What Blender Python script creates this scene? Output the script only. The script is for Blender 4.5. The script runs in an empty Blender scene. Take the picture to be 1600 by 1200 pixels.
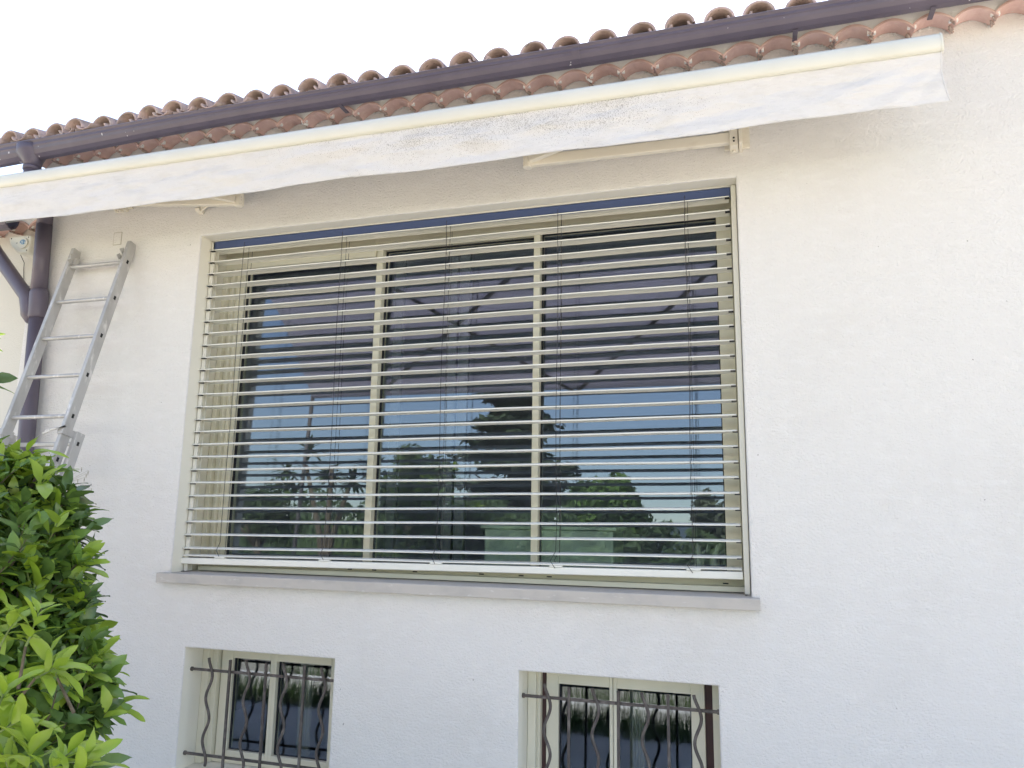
import bpy, bmesh, math, random
from mathutils import Vector, Matrix, noise
random.seed(7)
R = math.radians
C = bpy.context.scene.collection
scene = bpy.context.scene

# ------------------------------------------------------------------ camera
YAW, PITCH, ROLL, FPX = -0.30096953, 0.17422005, 0.01604348, 1202.31
DIST = 4.0                                   # camera to the face of the house wall (y = 0)
EYE = 1.7                                    # eye height; everything is built about the eye and lifted at the end
fw = Vector((math.sin(YAW)*math.cos(PITCH), math.cos(YAW)*math.cos(PITCH), math.sin(PITCH)))
r0 = Vector((math.cos(YAW), -math.sin(YAW), 0)); u0 = r0.cross(fw)
rt = math.cos(ROLL)*r0 + math.sin(ROLL)*u0; up = rt.cross(fw)
cam = bpy.data.cameras.new('camera'); camo = bpy.data.objects.new('camera', cam); C.objects.link(camo)
camo.matrix_world = Matrix(((rt.x, up.x, -fw.x, 0), (rt.y, up.y, -fw.y, -DIST), (rt.z, up.z, -fw.z, 0), (0, 0, 0, 1)))
cam.sensor_width = 36; cam.lens = FPX/1600*36; cam.clip_end = 3000; cam.clip_start = 0.05
scene.camera = camo

# ------------------------------------------------------------------ sky, sun, exposure
SUN_EL, SUN_ROT = 50, -8
w = bpy.data.worlds.new("World"); scene.world = w; w.use_nodes = True
nt = w.node_tree; bg = nt.nodes['Background']
sky = nt.nodes.new('ShaderNodeTexSky'); sky.sky_type = 'NISHITA'; sky.sun_disc = False
sky.sun_elevation = R(SUN_EL); sky.sun_rotation = R(SUN_ROT); sky.air_density = 1.0; sky.dust_density = 0.35; sky.ozone_density = 2.0
nt.links.new(sky.outputs[0], bg.inputs[0]); bg.inputs[1].default_value = 0.10
sd = Vector((math.sin(R(SUN_ROT))*math.cos(R(SUN_EL)), math.cos(R(SUN_ROT))*math.cos(R(SUN_EL)), math.sin(R(SUN_EL))))
sl = bpy.data.lights.new('sun', 'SUN'); sl.energy = 3.6; sl.angle = R(1.5); sl.color = (1, .965, .91)
so = bpy.data.objects.new('sun', sl); C.objects.link(so); so.rotation_euler = sd.to_track_quat('Z', 'Y').to_euler(); so.location = (0, 8, 12)
vs = scene.view_settings; vs.view_transform = 'Standard'; vs.look = 'None'; vs.gamma = 1; vs.exposure = 2.31
vs.use_white_balance = True; vs.white_balance_temperature = 8200; vs.white_balance_tint = 15

def at(px, py, y):
    """the world point where the photograph's pixel meets the vertical plane at depth y"""
    d = rt*((px-800)/FPX) + up*((600-py)/FPX) + fw
    k = (y+DIST)/d.y
    return Vector((d.x*k, y, d.z*k))
TILT = 0.026
def mir(px, py, y):
    """where a thing at depth y (in front of the house) stands so that the window glass shows it there"""
    p = at(px, py, .7-y)
    return Vector((p.x, y, p.z + 2*TILT*(.35-y)))

# ------------------------------------------------------------------ materials
def mat(name, col, rough=.6, spec=.5, metal=0.0, bump=None, var=None, trans=0, speck=None, coat=0):
    m = bpy.data.materials.new(name); m.use_nodes = True; t = m.node_tree; N = t.nodes; L = t.links
    p = N['Principled BSDF']; p.inputs['Roughness'].default_value = rough; p.inputs['Metallic'].default_value = metal
    p.inputs['Specular IOR Level'].default_value = spec; p.inputs['Coat Weight'].default_value = coat
    tc = N.new('ShaderNodeTexCoord')
    c = (*col, 1); p.inputs['Base Color'].default_value = c; out = None
    def rgb(v):
        n = N.new('ShaderNodeRGB'); n.outputs[0].default_value = (*v, 1); return n.outputs[0]
    def noi(scale, det=4, stretch=None, ro=.55):
        mp = N.new('ShaderNodeMapping'); L.new(tc.outputs['Object'], mp.inputs[0])
        if stretch: mp.inputs['Scale'].default_value = stretch
        n = N.new('ShaderNodeTexNoise'); n.inputs['Scale'].default_value = scale; n.inputs['Detail'].default_value = det
        n.inputs['Roughness'].default_value = ro; L.new(mp.outputs[0], n.inputs['Vector']); return n.outputs['Fac']
    def ramp(s, a, b):
        n = N.new('ShaderNodeMapRange'); n.inputs[1].default_value = a; n.inputs[2].default_value = b; L.new(s, n.inputs[0]); return n.outputs[0]
    def mix(f, a, b):
        n = N.new('ShaderNodeMix'); n.data_type = 'RGBA'; L.new(f, n.inputs[0]); L.new(a, n.inputs[6]); L.new(b, n.inputs[7]); return n.outputs[2]
    cur = rgb(col)
    if var:
        for (c2, sc, a, b, st) in var:
            cur = mix(ramp(noi(sc, 6, st), a, b), cur, rgb(c2))
    if speck: cur = speck(N, L, tc, cur, noi, ramp, mix, rgb)
    L.new(cur, p.inputs['Base Color'])
    if bump:
        prev = None
        for (sc, dist, stg, st) in bump:
            b = N.new('ShaderNodeBump'); b.inputs['Distance'].default_value = dist; b.inputs['Strength'].default_value = stg
            L.new(noi(sc, 5, st), b.inputs['Height'])
            if prev: L.new(prev, b.inputs['Normal'])
            prev = b.outputs[0]
        L.new(prev, p.inputs['Normal'])
    if trans:
        tr = N.new('ShaderNodeBsdfTranslucent'); L.new(cur, tr.inputs[0]); mx = N.new('ShaderNodeMixShader'); mx.inputs[0].default_value = trans
        L.new(p.outputs[0], mx.inputs[1]); L.new(tr.outputs[0], mx.inputs[2]); L.new(mx.outputs[0], N['Material Output'].inputs[0])
    return m

M = {}
def grime(N, L, tc, cur, noi, ramp, mix, rgb):
    f = ramp(noi(38, 1), .80, .815)
    c = mix(f, cur, rgb((.35, .33, .30)))
    sx = N.new('ShaderNodeSeparateXYZ'); L.new(tc.outputs['Object'], sx.inputs[0])
    st = ramp(noi(7, 5, (3, 1, .25)), .56, .80)
    m_ = N.new('ShaderNodeMath'); m_.operation = 'MULTIPLY'; L.new(st, m_.inputs[0]); m_.inputs[1].default_value = .05
    return mix(m_.outputs[0], c, rgb((.58, .56, .52)))
M['stucco'] = mat('stucco', (.80, .785, .76), .95, .2, speck=grime, var=[((.75, .73, .70), 1.3, .5, .8, None), ((.83, .82, .80), 9, .5, .8, (1, 1, 3))],
                  bump=[(62, .008, 1.0, (1, 1, 1.4)), (150, .005, 1.0, (1, 1, 1.2)), (9, .006, .3, None)])
M['stucco_cream'] = mat('stucco_cream', (.68, .66, .60), .95, .2, bump=[(60, .004, .7, (1, 1, 2.2)), (190, .002, .8, None)])
M['reveal'] = mat('reveal', (.82, .795, .70), .8, .3, bump=[(30, .003, .4, None)])
M['plaster'] = mat('plaster', (.90, .895, .87), .95, .2, var=[((.82, .81, .78), 14, .55, .75, (1, 1, 4))], bump=[(45, .004, .8, (.5, 1, 3))])
M['terracotta'] = mat('terracotta', (.75, .53, .48), .9, .2, var=[((.66, .44, .39), 7, .4, .6, None), ((.78, .59, .53), 22, .55, .8, None), ((.66, .60, .52), 30, .68, .76, None)], bump=[(60, .003, .6, None)])
M['roof_tile'] = mat('roof_tile', (.54, .41, .385), .95, .2, var=[((.36, .28, .26), 9, .4, .62, None), ((.55, .47, .41), 16, .58, .74, None), ((.20, .17, .15), 34, .62, .72, None)], bump=[(50, .004, .7, None)])
M['mortar'] = mat('mortar', (.46, .36, .32), .95, .2, var=[((.28, .22, .18), 15, .4, .7, None)], bump=[(40, .01, .8, None)])
def paintspots(N, L, tc, cur, noi, ramp, mix, rgb):
    return mix(ramp(noi(26, 2, (1, 1, .5)), .745, .755), cur, rgb((.6, .58, .6)))
M['brown_metal'] = mat('brown_metal', (.10, .084, .112), .38, .5, var=[((.125, .105, .135), 4, .4, .7, (1, 1, 1))], speck=paintspots, bump=[(5, .004, .3, None)])
M['cream_paint'] = mat('cream_paint', (.72, .715, .63), .42, .5, var=[((.68, .67, .58), 3, .45, .75, (1, 1, 1))])
M['arm_paint'] = mat('arm_paint', (.78, .73, .62), .45, .5, var=[((.66, .60, .49), 12, .58, .8, None)])
def mould(N, L, tc, cur, noi, ramp, mix, rgb):
    sx = N.new('ShaderNodeSeparateXYZ'); L.new(tc.outputs['Object'], sx.inputs[0])
    def band(o, a, b, c_, d):
        u = ramp(sx.outputs[o], a, b); v = ramp(sx.outputs[o], d, c_)
        n = N.new('ShaderNodeMath'); n.operation = 'MULTIPLY'; L.new(u, n.inputs[0]); L.new(v, n.inputs[1]); return n.outputs[0]
    def mul(a, b):
        n = N.new('ShaderNodeMath'); n.operation = 'MULTIPLY'; L.new(a, n.inputs[0]); L.new(b, n.inputs[1]); return n.outputs[0]
    def add(a, b):
        n = N.new('ShaderNodeMath'); n.operation = 'ADD'; L.new(a, n.inputs[0]); L.new(b, n.inputs[1]); return n.outputs[0]
    zone = mul(band(0, -3.0, -1.7, -.7, .25), ramp(sx.outputs[2], 1.80, 2.02))
    patch = ramp(noi(3.2, 4, (1, 1, 2.5)), .22, .55)
    k = N.new('ShaderNodeMath'); k.operation = 'MULTIPLY'; L.new(mul(zone, patch), k.inputs[0]); k.inputs[1].default_value = .235
    v = N.new('ShaderNodeMath'); v.operation = 'SUBTRACT'; v.inputs[0].default_value = .775; L.new(k.outputs[0], v.inputs[1])
    g = N.new('ShaderNodeMath'); g.operation = 'GREATER_THAN'; L.new(noi(210, 1), g.inputs[0]); L.new(v.outputs[0], g.inputs[1])
    f = N.new('ShaderNodeMath'); f.operation = 'MULTIPLY'; L.new(g.outputs[0], f.inputs[0]); f.inputs[1].default_value = .5
    return mix(f.outputs[0], cur, rgb((.22, .21, .20)))
M['valance'] = mat('valance', (.78, .78, .78), .85, .2, trans=.12, speck=mould, var=[((.68, .675, .665), 5, .5, .8, (1, 1, 3))], bump=[(10, .022, .9, (.5, 1, 1.6)), (34, .007, .7, (.6,1,1.4)), (700, .0006, .4, None)])
M['slat'] = mat('slat', (.82, .83, .785), .35, .5, var=[((.76, .77, .72), 5, .45, .7, (.3, 1, 1))])
M['rail'] = mat('rail', (.76, .75, .68), .4, .5)
M['frame'] = mat('frame', (.78, .75, .62), .45, .5, var=[((.74, .71, .58), 3, .4, .7, None)])
M['dark_rubber'] = mat('dark_rubber', (.03, .03, .035), .6, .3)
M['navy'] = mat('navy', (.05, .08, .19), .45, .5)
M['cord'] = mat('cord', (.05, .05, .055), .7, .3)
M['brown_wood'] = mat('brown_wood', (.075, .035, .035), .5, .4)
M['stone'] = mat('stone', (.52, .49, .45), .85, .3, var=[((.44, .42, .395), 12, .45, .7, (.6, 1, 1)), ((.62, .60, .57), 45, .62, .7, (.3, 1, 1))], bump=[(50, .003, .6, (.4, 1, 1))])
M['iron'] = mat('iron', (.085, .072, .068), .55, .4, var=[((.20, .18, .165), 18, .5, .75, None), ((.55, .52, .48), 60, .74, .77, None)], bump=[(70, .002, .5, None)])
M['aluminium'] = mat('aluminium', (.49, .485, .475), .45, .5, metal=.3, var=[((.36, .35, .34), 7, .45, .75, (1, 1, .4)), ((.72, .71, .69), 30, .58, .75, (1, 1, .3))], bump=[(90, .0012, .5, (1, 1, .2))])
M['siren'] = mat('siren', (.74, .72, .62), .4, .5)
M['sticker'] = mat('sticker', (.12, .27, .42), .5, .4, var=[((.6, .68, .7), 60, .5, .56, None)])
M['black'] = mat('black', (.02, .02, .02), .6, .3)
M['lime'] = mat('lime_leaf', (.27, .43, .05), .27, .5, trans=.3, var=[((.30, .44, .07), 9, .4, .6, None)])
M['leaf'] = mat('leaf', (.18, .32, .07), .27, .5, trans=.22, var=[((.12, .24, .045), 8, .42, .6, None)])
M['leaf_dark'] = mat('leaf_dark', (.115, .21, .06), .27, .5, trans=.15, var=[((.06, .12, .035), 8, .42, .6, None)])
M['bark'] = mat('bark', (.17, .14, .10), .9, .2, var=[((.10, .085, .06), 30, .4, .6, None)], bump=[(60, .005, .8, (1, 1, .3))])
M['twig'] = mat('twig', (.18, .24, .08), .6, .3)
M['straw'] = mat('straw', (.38, .35, .27), .8, .3)
M['conifer'] = mat('conifer', (.055, .085, .055), .8, .2, trans=.1, var=[((.07, .10, .05), 1.2, .45, .6, None)])
M['pine'] = mat('pine', (.12, .22, .06), .8, .2, trans=.15, var=[((.03, .07, .02), 1.4, .45, .6, None)])
M['hedge'] = mat('hedge', (.085, .14, .065), .8, .2, trans=.15, var=[((.10, .15, .05), 1.1, .5, .7, None)])
M['olive'] = mat('olive', (.14, .17, .11), .8, .2, trans=.15)
M['grass'] = mat('grass', (.07, .13, .035), .7, .3, trans=.2)
M['ground'] = mat('ground', (.46, .44, .39), .95, .2, var=[((.38, .365, .31), .6, .45, .6, None), ((.52, .49, .44), 6, .5, .7, None)], bump=[(20, .02, .5, None)])
M['paving'] = mat('paving', (.68, .665, .64), .9, .2, var=[((.60, .585, .56), 2, .4, .7, None)], bump=[(30, .004, .5, None)])
M['white_kerb'] = mat('white_kerb', (.75, .74, .72), .8, .3)
M['hill'] = mat('hill', (.10, .14, .17), .95, .1)
M['sail'] = mat('sail', (.70, .67, .76), .9, .1, trans=.42, var=[((.78, .75, .84), .8, .45, .6, (1, 6, 1))])
M['pole'] = mat('pole', (.10, .09, .09), .5, .4)
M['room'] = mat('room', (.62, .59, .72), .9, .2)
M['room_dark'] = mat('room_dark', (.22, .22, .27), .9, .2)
M['curtain'] = mat('curtain', (.60, .60, .55), .9, .1, trans=.3)
M['cabinet'] = mat('cabinet', (.72, .86, .78), .6, .4, var=[((.5, .6, .54), 8, .4, .7, None)])
M['ceramic'] = mat('ceramic', (.8, .8, .78), .3, .5)

def glassmat(name, ior, rough=0.0, dark=1.0):
    m = bpy.data.materials.new(name); m.use_nodes = True; t = m.node_tree; N = t.nodes; L = t.links; N.clear()
    o = N.new('ShaderNodeOutputMaterial'); mx = N.new('ShaderNodeMixShader'); ge = N.new('ShaderNodeNewGeometry'); dt = N.new('ShaderNodeVectorMath'); dt.operation = 'DOT_PRODUCT'; L.new(ge.outputs['Normal'], dt.inputs[0]); L.new(ge.outputs['Incoming'], dt.inputs[1])
    def mth(op, a, b=None):
        n = N.new('ShaderNodeMath'); n.operation = op
        for i_, v in enumerate((a, b)):
            if v is None: continue
            if isinstance(v, (int, float)): n.inputs[i_].default_value = v
            else: L.new(v, n.inputs[i_])
        return n.outputs[0]
    c5 = mth('POWER', mth('SUBTRACT', 1.0, mth('ABSOLUTE', dt.outputs['Value'])), 5.0); fz = mth('ADD', mth('MULTIPLY', c5, 1-ior), ior)
    g = N.new('ShaderNodeBsdfGlossy'); g.inputs['Roughness'].default_value = rough; g.inputs[0].default_value = (.66, .80, 1, 1)
    tr = N.new('ShaderNodeBsdfTransparent'); tr.inputs[0].default_value = (dark*.95, dark, dark*.98, 1)
    L.new(fz, mx.inputs[0]); L.new(tr.outputs[0], mx.inputs[1]); L.new(g.outputs[0], mx.inputs[2]); L.new(mx.outputs[0], o.inputs[0])
    return m
M['glass'] = glassmat('glass', .09, 0, .84)

# ------------------------------------------------------------------ mesh helpers
class MB:
    def __init__(s): s.v = []; s.f = []; s.mi = []; s.sm = []
    def add(s, vs_, fs, mi=0, smooth=False):
        b = len(s.v); s.v += [tuple(v) for v in vs_]
        for f in fs: s.f.append([b+i for i in f]); s.mi.append(mi); s.sm.append(smooth)
        return s
    def box(s, x0, x1, y0, y1, z0, z1, mi=0):
        v = [(x, y, z) for z in (z0, z1) for y in (y0, y1) for x in (x0, x1)]
        return s.add(v, [(0, 2, 3, 1), (4, 5, 7, 6), (0, 1, 5, 4), (2, 6, 7, 3), (0, 4, 6, 2), (1, 3, 7, 5)], mi)
    def bar(s, a, b, wx, wy, upv=(0, 0, 1), mi=0):
        """rectangular bar from a to b, wx across, wy along upv"""
        a = Vector(a); b = Vector(b); d = (b-a).normalized(); u = Vector(upv); x = d.cross(u).normalized(); y = x.cross(d).normalized()
        v = [p + x*sx*wx/2 + y*sy*wy/2 for p in (a, b) for sx, sy in ((-1, -1), (1, -1), (1, 1), (-1, 1))]
        return s.add(v, [(3, 2, 1, 0), (4, 5, 6, 7), (0, 1, 5, 4), (1, 2, 6, 5), (2, 3, 7, 6), (3, 0, 4, 7)], mi)
    def tube(s, pts, r, n=8, mi=0, caps=True):
        pts = [Vector(p) for p in pts]; rs = r if isinstance(r, (list, tuple)) else [r]*len(pts)
        vs_ = []; fs = []; px = None
        for i, p in enumerate(pts):
            d = (pts[min(i+1, len(pts)-1)] - pts[max(i-1, 0)]).normalized()
            if px is None:
                px = d.cross(Vector((0, 0, 1)) if abs(d.z) < .9 else Vector((0, 1, 0))).normalized()
            else:
                px = (px - d*px.dot(d)).normalized()
            py = d.cross(px)
            for k in range(n):
                a = 2*math.pi*k/n; vs_.append(p + (px*math.cos(a)+py*math.sin(a))*rs[i])
        for i in range(len(pts)-1):
            for k in range(n):
                fs.append((i*n+k, i*n+(k+1) % n, (i+1)*n+(k+1) % n, (i+1)*n+k))
        if caps: fs.append(tuple(range(n-1, -1, -1))); fs.append(tuple((len(pts)-1)*n+k for k in range(n)))
        return s.add(vs_, fs, mi, True)
    def prof(s, pl, x0, x1, closed=True, mi=0, smooth=False, dz=0):
        """profile of (y, z) points swept along x, dz drop over the run"""
        n = len(pl); v = [(x0, y, z) for y, z in pl] + [(x1, y, z+dz) for y, z in pl]
        fs = [(i, (i+1) % n, n+(i+1) % n, n+i) for i in range(n if closed else n-1)]
        s.add(v, fs, mi, smooth)
        if closed: s.add(v, [tuple(range(n))[::-1], tuple(range(n, 2*n))], mi)
        return s
    def build(s, name, m, parent=None, bevel=0, recalc=True):
        me = bpy.data.meshes.new(name); me.from_pydata(s.v, [], s.f)
        for i, q in enumerate(me.polygons): q.material_index = s.mi[i]; q.use_smooth = s.sm[i]
        for mm in (m if isinstance(m, (list, tuple)) else [m]): me.materials.append(mm)
        if recalc or bevel:
            bm = bmesh.new(); bm.from_mesh(me); bmesh.ops.recalc_face_normals(bm, faces=bm.faces); bm.to_mesh(me); bm.free()
        me.update()
        o = bpy.data.objects.new(name, me); C.objects.link(o)
        if parent: o.parent = parent; o.matrix_parent_inverse = Matrix.Translation(-parent.location)
        if bevel:
            b = o.modifiers.new('bevel', 'BEVEL'); b.width = bevel; b.segments = 2; b.limit_method = 'ANGLE'; b.angle_limit = R(40)
        return o
def tag(o, label=None, cat=None, group=None, kind=None):
    if label: o['label'] = label
    if cat: o['category'] = cat
    if group: o['group'] = group
    if kind: o['kind'] = kind
    return o
def empty(name, loc, label, cat, group=None):
    o = bpy.data.objects.new(name, None); C.objects.link(o); o.location = loc; o.empty_display_size = .1
    return tag(o, label, cat, group)

GZ = -EYE
# ------------------------------------------------------------------ ground
def sheet(name, x0, x1, y0, y1, z, m, nx=1, ny=1, fn=None):
    b = MB(); vs_ = []
    for j in range(ny+1):
        for i in range(nx+1):
            x = x0+(x1-x0)*i/nx; y = y0+(y1-y0)*j/ny; vs_.append((x, y, z + (fn(x, y) if fn else 0)))
    b.add(vs_, [(j*(nx+1)+i, j*(nx+1)+i+1, (j+1)*(nx+1)+i+1, (j+1)*(nx+1)+i) for j in range(ny) for i in range(nx)], 0, True)
    return tag(b.build(name, m), kind='structure')
sheet('ground', -600, 600, -700, 120, GZ, M['ground'], 120, 164, lambda x, y: -.035*max(0, -y-14)*1.0)
sheet('paved_terrace', -12, 8, -3.1, 3, GZ+.006, M['paving'])
def ridge(name, y, x0, x1, base, hfn, m, thick=60):
    b = MB(); n = 80; vs_ = []
    for i in range(n+1):
        x = x0+(x1-x0)*i/n; h = hfn(x)
        vs_ += [(x, y+thick, base), (x, y, base+h), (x, y-thick, base)]
    b.add(vs_, [(3*i+k, 3*i+3+k, 3*i+4+k, 3*i+1+k) for i in range(n) for k in (0, 1)], 0, True)
    return tag(b.build(name, m), kind='structure')
hx = mir(1052, 820, -520)
ridge('hills', -520, -700, 500, -32, lambda x: 14 + 12*math.exp(-((x-hx.x)/38)**2) + 9*math.exp(-((x+260)/90)**2) + 5*noise.noise(Vector((x*.02, 0, 3))) + (hx.z+32-26), M['hill'])

# ------------------------------------------------------------------ the house
X0, X1 = -4.83, 3.2                      # wall ends
Z_TOP = 2.62
WIN = (-3.404, -.0165, -.40, 1.808)      # big window opening x0 x1 z0 z1
LOW = [(-3.256, -2.2535, -1.47, -.780), (-1.182, -.1817, -1.47, -.769)]
DEEP = .42
house = empty('house', (0, 0, GZ), 'white stucco house with a terracotta tiled eave, one large window and two small barred ones', 'house')
# wall face with three openings
xs = sorted({X0, X1, WIN[0], WIN[1], *[v for l in LOW for v in l[:2]]})
zs = sorted({GZ-.3, Z_TOP, WIN[2], WIN[3], *[v for l in LOW for v in l[2:]]})
bm = bmesh.new()
def hole(x, z):
    return any(a < x < b and c < z < d for a, b, c, d in [WIN]+LOW)
def quad(bm, pts): bm.faces.new([bm.verts.new(p) for p in pts])
for i in range(len(xs)-1):
    for j in range(len(zs)-1):
        if not hole((xs[i]+xs[i+1])/2, (zs[j]+zs[j+1])/2):
            quad(bm, [(xs[i], 0, zs[j]), (xs[i+1], 0, zs[j]), (xs[i+1], 0, zs[j+1]), (xs[i], 0, zs[j+1])])
for a, b, c, d in [WIN]+LOW:
    xx = [x for x in xs if a <= x <= b]; zz = [z for z in zs if c <= z <= d]
    for i in range(len(zz)-1):
        quad(bm, [(a, 0, zz[i]), (a, 0, zz[i+1]), (a, DEEP, zz[i+1]), (a, DEEP, zz[i])])
        quad(bm, [(b, 0, zz[i]), (b, DEEP, zz[i]), (b, DEEP, zz[i+1]), (b, 0, zz[i+1])])
    for i in range(len(xx)-1):
        quad(bm, [(xx[i], 0, d), (xx[i+1], 0, d), (xx[i+1], DEEP, d), (xx[i], DEEP, d)])
        quad(bm, [(xx[i], 0, c), (xx[i], DEEP, c), (xx[i+1], DEEP, c), (xx[i+1], 0, c)])
for j in range(len(zs)-1):
    quad(bm, [(X0, 0, zs[j]), (X0, 0, zs[j+1]), (X0, 7, zs[j+1]), (X0, 7, zs[j])])
    quad(bm, [(X1, 0, zs[j]), (X1, 7, zs[j]), (X1, 7, zs[j+1]), (X1, 0, zs[j+1])])
quad(bm, [(X0, 7, zs[0]), (X0, 7, zs[-1]), (X1, 7, zs[-1]), (X1, 7, zs[0])])
bmesh.ops.remove_doubles(bm, verts=bm.verts, dist=1e-5)
bmesh.ops.recalc_face_normals(bm, faces=bm.faces)
sharp = [e for e in bm.edges if len(e.link_faces) == 2 and e.calc_face_angle(0) > 1 and all(v.co.y < 1e-4 for v in e.verts)]
bmesh.ops.bevel(bm, geom=sharp, offset=.010, segments=3, affect='EDGES', profile=.5)
# slightly uneven plaster arris
for v in bm.verts:
    if v.co.y < .02 and v.co.z < 2.6 and v.co.x > X0+.1 and v.co.x < X1-.1:
        v.co.x += .004*noise.noise(v.co*3); v.co.z += .003*noise.noise(v.co*3+Vector((5, 0, 0)))
me = bpy.data.meshes.new('wall'); bm.to_mesh(me); bm.free(); me.materials.append(M['stucco']); me.materials.append(M['reveal'])
for p_ in me.polygons:
    p_.use_smooth = False
    if .02 < p_.center.y < DEEP and X0+.2 < p_.center.x < X1-.2: p_.material_index = 1
wall = bpy.data.objects.new('wall', me); C.objects.link(wall); wall.parent = house; wall.matrix_parent_inverse = Matrix.Translation(-house.location)

# cornice of half round tiles with plaster band
PITCH_T = .1825
def cornice(parent, x_start, n, yf, yb, z0, band_top, name='cornice', m1=None, seed=1):
    rnd = random.Random(seed); b = MB(); K = 14
    for i in range(n):
        cx = x_start + i*PITCH_T + rnd.uniform(-.004, .004); hw = PITCH_T/2 + .007
        jz = rnd.uniform(-.004, .004); fy = yf - rnd.uniform(0, .008); skew = rnd.uniform(-.006, .006); pj = yf+.008+.0025*(i % 2)
        to, ti = [], []
        for k in range(K+1):
            u = -1+2*k/K; x = cx+u*hw
            arch = (math.cos(u*math.pi/2))**.82 if abs(u) < 1 else 0
            zo = z0 + .457*0 + jz + .055*arch + skew*u
            zi = zo - .014 + rnd.uniform(-.0012, .0012)
            to.append((x, zo)); ti.append((x, zi))
        # front edge, underside, plaster infill over the arch
        for k in range(K):
            (xa, za), (xb, zb) = to[k], to[k+1]; (xc, zc), (xd, zd) = ti[k], ti[k+1]
            b.add([(xa, fy, za), (xb, fy, zb), (xd, fy, zd), (xc, fy, zc)], [(0, 1, 2, 3)], 0, False)
            b.add([(xc, fy, zc), (xd, fy, zd), (xd, yb+.02, zd+.012), (xc, yb+.02, zc+.012)], [(0, 1, 2, 3)], 0, True)
            b.add([(xa, fy, za), (xb, fy, zb), (xb, yf+.012, zb+.002), (xa, yf+.012, za+.002)], [(0, 1, 2, 3)], 0, True)
            b.add([(xa, pj, za-.012), (xb, pj, zb-.012), (xb, pj, band_top), (xa, pj, band_top)], [(0, 1, 2, 3)], 1, True)
        # lump of mortar in the valley between two tiles, ragged mortar at the wall
        vx = cx+PITCH_T/2
        b.box(vx-.02, vx+.02, yf+.014, yf+.03, z0-.002, band_top-.001, 1)
        for q in range(3):
            y0 = rnd.uniform(yf+.01, yb-.02); r_ = rnd.uniform(.004, .009)
            b.tube([(vx-.012+rnd.uniform(-.006, .006), y0-.016, z0-.009), (vx+rnd.uniform(0, .012), y0+.016, z0-.010)], r_, 6, 1 if rnd.random() < .04 else 2)
        for k in range(1, K):
            if rnd.random() < .5:
                x, z = ti[k]; r_ = rnd.uniform(.003, .007); b.tube([(x-r_, yb-.001, z+.004), (x+r_, yb-.002, z+.006)], r_, 5, 3)
    o = b.build(name, [m1 or M['terracotta'], M['plaster'], M['mortar'], M['stucco']], parent)
    return o
cornice(house, -1.70+PITCH_T/2-17*PITCH_T, 44, -.112, 0, 2.455, 2.585)
# soffit board above the cornice so no light passes
MB().box(X0-.02, X1, -.10, 7, 2.586, 2.60).build('eave_slab', M['plaster'], house)

# roof: courses of cover and pan tiles
def roof(parent, x0, n, y0, z0, slope, courses, name='roof', seed=3, pitch=.2025, dy=.36, mats=None):
    rnd = random.Random(seed); b = MB(); K = 9; s_ = math.tan(slope)
    b.add([(x0-.12, y0+.10, z0-.012), (x0+n*pitch, y0+.10, z0-.012), (x0+n*pitch, y0+dy*courses+.3, z0-.012+(dy*courses+.2)*s_), (x0-.12, y0+dy*courses+.3, z0-.012+(dy*courses+.2)*s_)], [(0, 1, 2, 3)], 1)
    for c in range(courses):
        L_ = .45
        for i in range(n):
            cx = x0+i*pitch+rnd.uniform(-.011, .011)
            ya = y0+c*dy+rnd.uniform(-.02, .02); yb = ya+L_; za = z0+c*dy*s_ + .012 + rnd.uniform(-.004, .005); zb = za+L_*s_-.014
            yaw = rnd.uniform(-.012, .012); roll = rnd.uniform(-.12, .12)
            ra, rb = .081*rnd.uniform(.97, 1.04), .066
            t = .013; vs_ = []
            for (y, z, r_, dx) in ((ya, za, ra, 0), (yb, zb, rb, yaw)):
                for rr in (r_, r_-t):
                    for k in range(K+1):
                        a = math.pi*k/K + roll; vs_.append((cx+dx - rr*math.cos(a), y, z + rr*.97*math.sin(a)))
            n1 = K+1; fs = []
            for k in range(K):
                fs.append((k, k+1, 2*n1+k+1, 2*n1+k)); fs.append((n1+k, 3*n1+k, 3*n1+k+1, n1+k+1)); fs.append((k, n1+k, n1+k+1, k+1))
            b.add(vs_, fs, 0, True)
            if c == 0:
                # second shorter tile and mortar under the first cover, seen from below
                b.tube([(cx-.015, ya+.035, za-.004), (cx+.02, ya+.10, za+.02)], [.020, .034], 7, 1)
                if rnd.random() < .6:
                    b.tube([(cx+.09, ya+.02, za-.012), (cx+.12, ya+.07, za+.0)], rnd.uniform(.012, .02), 6, 1)
            # pan tile
            px_ = cx+pitch/2; zp = za-.004 + rnd.uniform(-.005, .004); vs_ = []; yp = ya - rnd.uniform(.0, .02)
            for (y, z, r_) in ((yp, zp, .064), (yb, zp+(yb-yp)*s_, .074)):
                for rr in (r_, r_-.012):
                    for k in range(K+1):
                        a = math.pi*k/K; vs_.append((px_ - rr*math.cos(a), y, z - rr*.62*math.sin(a)+.018))
            fs = []
            for k in range(K):
                fs.append((k, k+1, 2*n1+k+1, 2*n1+k)); fs.append((n1+k, 3*n1+k, 3*n1+k+1, n1+k+1)); fs.append((k, n1+k, n1+k+1, k+1))
            b.add(vs_, fs, 0, True)
    return b.build(name, [mats or M['roof_tile'], M['mortar']], parent)
roof(house, -1.088-.2025*20, 44, -.225, 2.565, R(17), 11)
MB().add([(X0-.3, -.1, 2.57), (X1+.6, -.1, 2.57), (X1+.6, 4.1, 3.82), (X0-.3, 4.1, 3.82), (X1+.6, 7.6, 2.8), (X0-.3, 7.6, 2.8)], [(0, 1, 2, 3), (3, 2, 4, 5)]).build('roof_deck', M['mortar'], house)

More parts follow.
